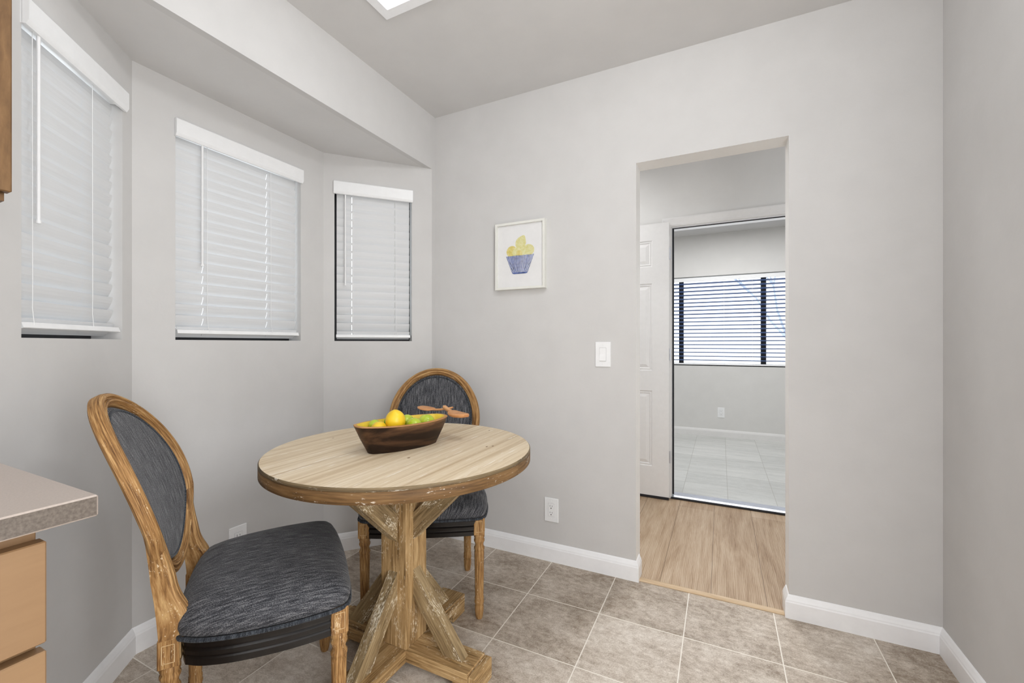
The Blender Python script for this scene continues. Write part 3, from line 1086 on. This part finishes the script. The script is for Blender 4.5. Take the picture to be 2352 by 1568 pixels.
def make_chair(label, loc, rz):
    ch = empty('dining_chair', loc, rz)
    tag(ch, label, 'chair')
    loop = smooth_loop([(x, y) for x, y in plan], 5)
    n = len(loop)
    # plan runs clockwise (front -> +x side -> rear); reverse to ccw
    loop = [Vector(p) for p in reversed(loop)]
    ctr = Vector((0, 0))

    def ring(sx, z, off=0):
        out = []
        for i, p in enumerate(loop):
            tg = (loop[(i + 1) % n] - loop[i - 1]).normalized()
            nm = Vector((tg.y, -tg.x))
            q = ctr + (p - ctr) * sx + nm * off
            out.append((q.x, q.y, z))
        return out
    # seat cushion
    m = MB()
    cs = [(1, .412, -.004), (1, .418, .006), (1, .432, .010), (1, .446, .008), (1, .458, .001), (.95, .470, 0), (.88, .479, 0), (.76, .488, 0), (.6, .495, 0), (.4, .500, 0), (.2, .503, 0), (.05, .504, 0)]
    rg = [ring(*c) for c in cs]
    nl = len(rg[0])
    
    def seat_uv(i, j):
        x, y = rg[i][j % nl][:2]
        k = 1 + max(0, .462 - cs[i][1]) / max(.05, math.hypot(x, y))
        return (x * k, y * k)
    m.grid(rg, seat_uv, True)
    m.face(ring(.05, .504), [(p[0], p[1]) for p in ring(.05, .504)])
    m.face(list(reversed(ring(1, .412, -.004))))
    cu = m.build('seat_cushion', 'fabric', ch)
    m = MB()
    m.tube(ring(1, .4115, .008), .0055, 8, closed=True)
    m.build('piping', 'pipe', cu)
    # rail
    m = MB()
    rs = [(1, .342, -.018), (1, .342, -.004), (1, .358, -.003), (1, .362, -.007), (1, .366, -.007), (1, .368, -.002), (1, .378, -.001), (1, .383, -.006), (1, .387, -.006), (1, .390, 0), (1, .402, .001), (1, .408, -.004), (1, .411, -.02)]
    m.grid([ring(*c) for c in rs], None, True, sm=False)
    m.face(ring(1, .411, -.02))
    m.face(list(reversed(ring(1, .345, -.018))))
    m.build('seat_rail', 'rail', ch)
    # legs
    turned = [(0, .012), (.008, .0145), (.03, .0175), (.052, .018), (.058, .0155), (.062, .0185), (.07, .0195), (.075, .0175), (.08, .0185), (.086, .0185), (.09, .0165), (.095, .0168), (.1, .0172), (.14, .0178), (.18, .0184), (.22, .019), (.26, .0198),
              (.272, .02), (.276, .0175), (.281, .021), (.288, .0215), (.293, .018), (.3, .0168), (.308, .0185), (.314, .0215), (.32, .0215), (.325, .0185), (.331, .0215), (.338, .0215), (.344, .018)]

    def block(m, x, y):
        m.box((x - .0215, y - .0215, .343), (x + .0215, y + .0215, .412), 2, bev=.002)
        for sg, ax in ((1, 0), (-1, 0), (1, 1), (-1, 1)):      # carved square on each face
            for bx in (((-.013, .356), (-.0115, .400)), ((.0115, .356), (.013, .400)), ((-.013, .356), (.013, .3575)), ((-.013, .3985), (.013, .400))):
                (a0, z0), (a1, z1) = bx
                if ax == 0:
                    x0, x1_ = sorted((x + sg * .021, x + sg * .0225))
                    m.box((x0, y + a0, z0), (x1_, y + a1, z1), 2, mi=1)
                else:
                    y0, y1_ = sorted((y + sg * .021, y + sg * .0225))
                    m.box((x + a0, y0, z0), (x + a1, y1_, z1), 2, mi=1)
    for sx in (-1, 1):
        m = MB()
        # front legs stand slightly proud of the rail
        block(m, sx * FW, FY)
        m.lathe(turned, (sx * FW, FY, 0), 48, flute=(.1, .262, 12, .16))
        m.build('leg', ['chairwood', 'chairlight'], ch)
    for sx in (-1, 1):
        m = MB()
        x = sx * (RW + .012)
        block(m, x, RY)
        m.lathe(turned, (x, RY, 0), 48, flute=(.1, .262, 12, .16))
        # post above the block, swelling at the seat and running tangentially into the oval frame
        key = [(.167, .400), (.166, .44), (.163, .48), (.160, .52), (.160, .555), (.165, .592), (.176, .632), (.186, .660)]
        pts, fr, rows = [], [], []
        kk = []
        for i in range(len(key) - 1):
            p0, p1, p2, p3 = (Vector(key[max(0, min(len(key) - 1, i + q))]) for q in (-1, 0, 1, 2))
            for j in range(4):
                t = j / 4
                kk.append(.5 * (2 * p1 + (p2 - p0) * t + (2 * p0 - 5 * p1 + 4 * p2 - p3) * t * t + (3 * p1 - p0 - 3 * p2 + p3) * t ** 3))
        kk.append(Vector(key[-1]))
        nk = len(kk)
        P3 = [Vector((sx * q.x, lean(q.y, q.x) + .002, q.y)) for q in kk]
        pr_ = [(-.021, -.02), (.021, -.02), (.0215, .012), (.018, .02), (.012, .021), (.010, .0185), (.006, .0185), (.004, .022), (-.004, .022), (-.006, .0185), (-.010, .0185), (-.012, .021), (-.018, .02), (-.0215, .012)]
        o = random.random() * 5
        for i in range(nk):
            tg = (P3[min(nk - 1, i + 1)] - P3[max(0, i - 1)]).normalized()
            ax_ = (Vector((1, 0, 0)) - tg * tg.x).normalized()
            fw_ = tg.cross(ax_).normalized()
            if fw_.y < 0:
                fw_ = -fw_
            z = P3[i].z
            swell = 1 + .42 * math.exp(-((z - .452) / .045) ** 2)
            end = 1 - .34 * max(0, (z - .55) / .11)
            row = []
            for a, b in pr_:
                bb = b * end
                if b > 0:
                    bb = b * swell * end + .010 * math.exp(-((z - .452) / .04) ** 2)
                row.append(P3[i] + ax_ * a * end + fw_ * (bb - .001))
            rows.append(row)
        m.grid(rows, lambda i, j: (P3[i].z + o, j * .012 + o), True, sm=False, flip=False)
        m.face(list(reversed(rows[0])))
        m.face(rows[-1])
        m.build('leg', ['chairwood', 'chairlight'], ch)['label'] = 'rear leg that runs up as a back post'
    # oval back frame
    ZO, AO, BO = .742, .206, .222
    pts, fr = [], []
    K = 96
    for i in range(K):
        a = 2 * math.pi * i / K - math.pi / 2
        x, z = AO * math.cos(a), ZO + BO * math.sin(a)
        p = Vector((x, lean(z, x), z))
        nx = Vector((math.cos(a) * BO, 0, math.sin(a) * AO)).normalized()
        dz = .01
        sl = (lean(z + dz) - lean(z - dz)) / (2 * dz)
        nx = Vector((nx.x, nx.z * sl + nx.x * .8 * 2 * x, nx.z)).normalized()
        tg = Vector((-math.sin(a) * AO, 0, math.cos(a) * BO)).normalized()
        tg = Vector((tg.x, tg.z * sl + tg.x * 1.6 * x, tg.z)).normalized()
        fw = tg.cross(nx).normalized()
        if fw.y < 0:
            fw = -fw
        pts.append(p)
        fr.append((nx, fw))
    # x outward, y forward
    pf_ = [(.0185, -.012), (.020, .002), (.018, .010), (.012, .0150), (.0075, .0158), (.0055, .0105), (.002, .0105), (.000, .0160), (-.006, .0156), (-.0085, .0095), (-.0105, .0095), (-.012, .0115), (-.0145, .0085), (-.0165, .004), (-.0165, -.012), (-.010, -.016), (.010, -.016)]
    m = MB()
    m.sweep(pts, fr, pf_, True, True, sm=False)
    bf = m.build('back_frame', 'chairwood', ch)
    # upholstered panel, domed both ways
    m = MB()
    for sgn in (1, -1):
        rows = []
        for s_, dy in ((1.0, .0), (.985, .006), (.95, .010), (.9, .013), (.75, .018), (.5, .023), (.25, .026), (.03, .027)):
            row = []
            for i in range(K):
                a = 2 * math.pi * i / K
                x, z = (AO - .017) * s_ * math.cos(a), ZO + (BO - .017) * s_ * math.sin(a)
                row.append((x, lean(z, x) + sgn * dy * (.9 if sgn > 0 else .55), z))
            rows.append(row)
        m.grid(rows, lambda i, j: (rows[i][j % K][0], rows[i][j % K][2]), True, flip=sgn < 0)
        m.face(rows[-1] if sgn > 0 else list(reversed(rows[-1])), [(p[0], p[2]) for p in (rows[-1] if sgn > 0 else list(reversed(rows[-1])))])
    bp = m.build('back_cushion', 'fabric', ch)
    m = MB()
    loop3 = []
    for i in range(K):
        a = 2 * math.pi * i / K
        x, z = (AO - .026) * math.cos(a), ZO + (BO - .026) * math.sin(a)
        loop3.append((x, lean(z, x) + .0085, z))
    m.tube(loop3, .004, 8, closed=True)
    m.build('piping', 'pipe', bp)
    return ch


M['chairlight'] = wood('pale_carved_line', (186, 154, 108), (206, 176, 132), (220, 196, 156))
make_chair('wooden oval-back chair with dark grey seat in front, beside the counter', (-1.221, .811, 0), R(-35.9))
make_chair('wooden oval-back chair with dark grey seat behind the table, in the room corner', (-1.175, 1.555, 0), R(-150.1))

# ------------------------------------------------------------------ bowl with fruit
bd = Vector((.13, .35)).normalized()
b_rz = math.atan2(bd.y, bd.x)
BC = (-1.004, 1.184)
bowl = empty('dough_bowl', (BC[0], BC[1], ZT), b_rz)
tag(bowl, 'long dark wooden dough bowl with yellow lining on the round table', 'bowl')


def boat(L, W, z, tipw, e=2.4, n=56):
    out = []
    for k in range(n):
        a = 2 * math.pi * k / n
        ca, sa = math.cos(a), math.sin(a)
        x = L * math.copysign(abs(ca) ** .8, ca)
        y = math.copysign((W - tipw) * (1 - min(1, abs(x) / L) ** e) ** .9 + tipw * min(1, abs(sa) * 3.0), sa) if abs(sa) > 1e-6 else 0
        out.append((x, y, z + .003 * (abs(x) / L) ** 2 * (z / .09)))
    return out


m = MB()
outr = [boat(.128, .050, 0, .016), boat(.134, .055, .012, .017), boat(.152, .069, .045, .02), boat(.169, .085, .082, .024), boat(.173, .089, .090, .025)]
LB = [0, .013, .05, .09, .1]
m.grid(outr, lambda i, j: (j / 56 * .55, LB[i]), True, 0)
m.face(list(reversed(outr[0])), None, 0)
rim = [outr[-1], boat(.172, .088, .093, .025), boat(.164, .079, .093, .02)]
m.grid(rim, lambda i, j: (j / 56 * .55, i * .01), True, 1, False)
inn = [boat(.164, .079, .093, .02), boat(.156, .072, .078, .018), boat(.138, .054, .04, .014), boat(.112, .036, .018, .01), boat(.06, .015, .014, .004)]
m.grid(inn, None, True, 2)
m.face(inn[-1], None, 2)
m.build('bowl_shell', ['bowlout', 'bowlrim', 'bowlin'], bowl)


def fruit(name, loc, L, r, mat, rot, label, cat, nip=.14):
    o = empty('tmp')
    bpy.data.objects.remove(o)
    m = MB()
    prof = []
    for i in range(25):
        a = -math.pi / 2 + math.pi * i / 24
        z = math.sin(a)
        rr = math.cos(a)
        z2 = z * L
        if abs(z) > .9:
            z2 += math.copysign((abs(z) - .9) / .1 * nip * L, z)
            rr = max(rr, .0001)
        prof.append((z2, max(.0006, rr * r)))
    m.lathe(prof, seg=32)
    ob = m.build(name, mat)
    ob.location = loc
    ob.rotation_euler = rot
    tag(ob, label, cat, 'citrus fruit in the dough bowl')
    return ob


def inbowl(t, s, z):
    return (BC[0] + bd.x * t - bd.y * s, BC[1] + bd.y * t + bd.x * s, ZT + z)


fruit('lemon', inbowl(-.040, -.018, .100), .037, .0335, 'lemon', (R(12), R(8), 0), 'yellow lemon standing upright, highest in the bowl', 'lemon', .06)
fruit('lemon', inbowl(-.096, -.010, .077), .034, .026, 'lemon', (R(82), R(10), R(30)), 'yellow lemon lying low at the near end of the bowl', 'lemon')
fruit('lime', inbowl(-.090, .034, .084), .022, .019, 'lime', (R(80), 0, R(20)), 'green lime tucked behind the low lying lemon', 'lime', .05)
fruit('lime', inbowl(.026, -.028, .076), .029, .027, 'lime', (R(84), R(20), R(70)), 'glossy green lime right of the upright lemon, against the near rim', 'lime', .05)
fruit('lime', inbowl(.032, .030, .082), .027, .025, 'lime', (R(70), R(10), R(20)), 'green lime in the middle of the bowl behind the glossy one', 'lime', .05)
fruit('lime', inbowl(.090, -.006, .078), .030, .027, 'lime', (R(78), R(30), R(100)), 'green lime at the far end of the bowl under the wooden servers', 'lime', .05)
fruit('lime', inbowl(-.024, .042, .084), .027, .024, 'limedark', (R(90), 0, R(60)), 'dark green lime behind the upright lemon', 'lime', .05)


def server(pa, pb, wa, wb, label, th=.007, pf=.42):
    """flat wooden server from the paddle tip pa to the handle tip pb"""
    pa, pb = Vector(pa), Vector(pb)
    L = (pb - pa).length
    x = (pb - pa) / L
    y = Vector((0, 0, 1)).cross(x).normalized()
    z = x.cross(y)
    m = MB()
    rows = []
    K = 26
    for i in range(K + 1):
        t = i / K
        if t < pf:
            q = t / pf
            w = wa * max(.06, math.sin(math.pi * min(1, q * .86 + .03)) ** .6) + .004
        else:
            q = (t - pf) / (1 - pf)
            w = .0055 + (wb - .0055) * q ** 1.5
        if t > .94:
            w *= max(.35, math.sqrt(max(0, 1 - ((t - .94) / .06) ** 2)))
        h = th / 2 * (.55 if t in (0, 1) else 1)
        c = pa + x * (t * L) + z * (-.010 * math.sin(math.pi * t))
        rows.append([c - y * w - z * h * .4, c - y * w * .8 - z * h, c + y * w * .8 - z * h, c + y * w - z * h * .4, c + y * w + z * h * .4, c + y * w * .8 + z * h, c - y * w * .8 + z * h, c - y * w + z * h * .4])
    m.grid(rows, lambda i, j: (i / K * L, j * .01), True)
    m.face(list(reversed(rows[0])))
    m.face(rows[-1])
    o = m.build('salad_server', 'server')
    tag(o, label, 'salad server', 'wooden salad servers on the bowl')
    return o


server((-1.105, 1.40, .857), (-.945, 1.405, .863), .030, .014, 'reddish wooden salad server with its rounded paddle pointing left over the bowl end')
server((-.838, 1.335, .849), (-.985, 1.400, .866), .028, .008, 'reddish wooden salad server with its broad paddle out past the right bowl rim', .013, .62)

# ------------------------------------------------------------------ light and air
w = bpy.data.worlds.new('World')
SC.world = w
w.use_nodes = True
bg = w.node_tree.nodes['Background']
sky = w.node_tree.nodes.new('ShaderNodeTexSky')
sky.sky_type = 'HOSEK_WILKIE'
sky.sun_direction = (.3, -.6, .74)
sky.turbidity = 6
mixn = w.node_tree.nodes.new('ShaderNodeMix')
mixn.data_type = 'RGBA'
mixn.inputs[0].default_value = .85
w.node_tree.links.new(sky.outputs[0], mixn.inputs[6])
mixn.inputs[7].default_value = (.93, .965, 1, 1)
w.node_tree.links.new(mixn.outputs[2], bg.inputs[0])
bg.inputs[1].default_value = 2.6


def area(name, loc, size, power, rot=(0, 0, 0), col=(1, 1, 1)):
    l = bpy.data.lights.new(name, 'AREA')
    l.shape = 'RECTANGLE'
    l.size, l.size_y = size
    l.energy = power
    l.color = col
    o = bpy.data.objects.new(name, l)
    C.objects.link(o)
    o.location = loc
    o.rotation_euler = rot
    return o


area('passage_lamp', (-1.1, 2.72, ZC - .02), (.5, .4), 11)
sp = area('doorway_fill', (-.02, 3.05, 2.38), (.3, .2), 1.8, (R(-32), 0, 0))  # added unseen light for the bright spill on the tiles
sp.data.spread = R(60)
area('far_room_fill', (.1, 4.5, ZC - .02), (1.4, 1.0), 32)  # added unseen overhead light that brightens the far room
area('kitchen_fill', (-.4, YB + .06, 1.35), (2.0, 2.1), 24, (R(-90), 0, 0), (.97, .985, 1))  # added fill behind the camera; no window stands there
pt = bpy.data.lights.new('panel_bulb', 'POINT')
pt.energy = 13
pt.color = (.98, .99, 1)
pt.shadow_soft_size = .06
po = bpy.data.objects.new('panel_bulb', pt)
C.objects.link(po)
po.location = (-.12, 1.0, 2.365)
area('side_fill', (.70, .30, 1.0), (1.9, 1.4), 58, (0, R(90), R(-8)), (.98, .99, 1))  # added fill out of view on the right, lifting bay and floor
area('bounce_fill', (-.3, -1.0, 1.95), (.8, .8), 31, (R(180), 0, 0), (.98, .99, 1))  # added uplight behind the camera, brightens the ceiling

# ------------------------------------------------------------------ camera
cam = bpy.data.cameras.new('Camera')
co = bpy.data.objects.new('Camera', cam)
C.objects.link(co)
co.location = (0, 0, H)
co.rotation_euler = (R(90), 0, .4543)
cam.sensor_width = 36
cam.sensor_fit = 'HORIZONTAL'
cam.lens = 982.3 / 2352 * 36
cam.shift_y = 5.4 / 2352
cam.clip_start = .02
SC.camera = co
SC.view_settings.view_transform = 'Standard'
SC.view_settings.look = 'None'
SC.view_settings.exposure = -.06
SC.cycles.max_bounces = 9
SC.cycles.diffuse_bounces = 6
SC.cycles.transparent_max_bounces = 12
SC.cycles.sample_clamp_indirect = 8
SC.cycles.caustics_reflective = False
SC.cycles.caustics_refractive = False
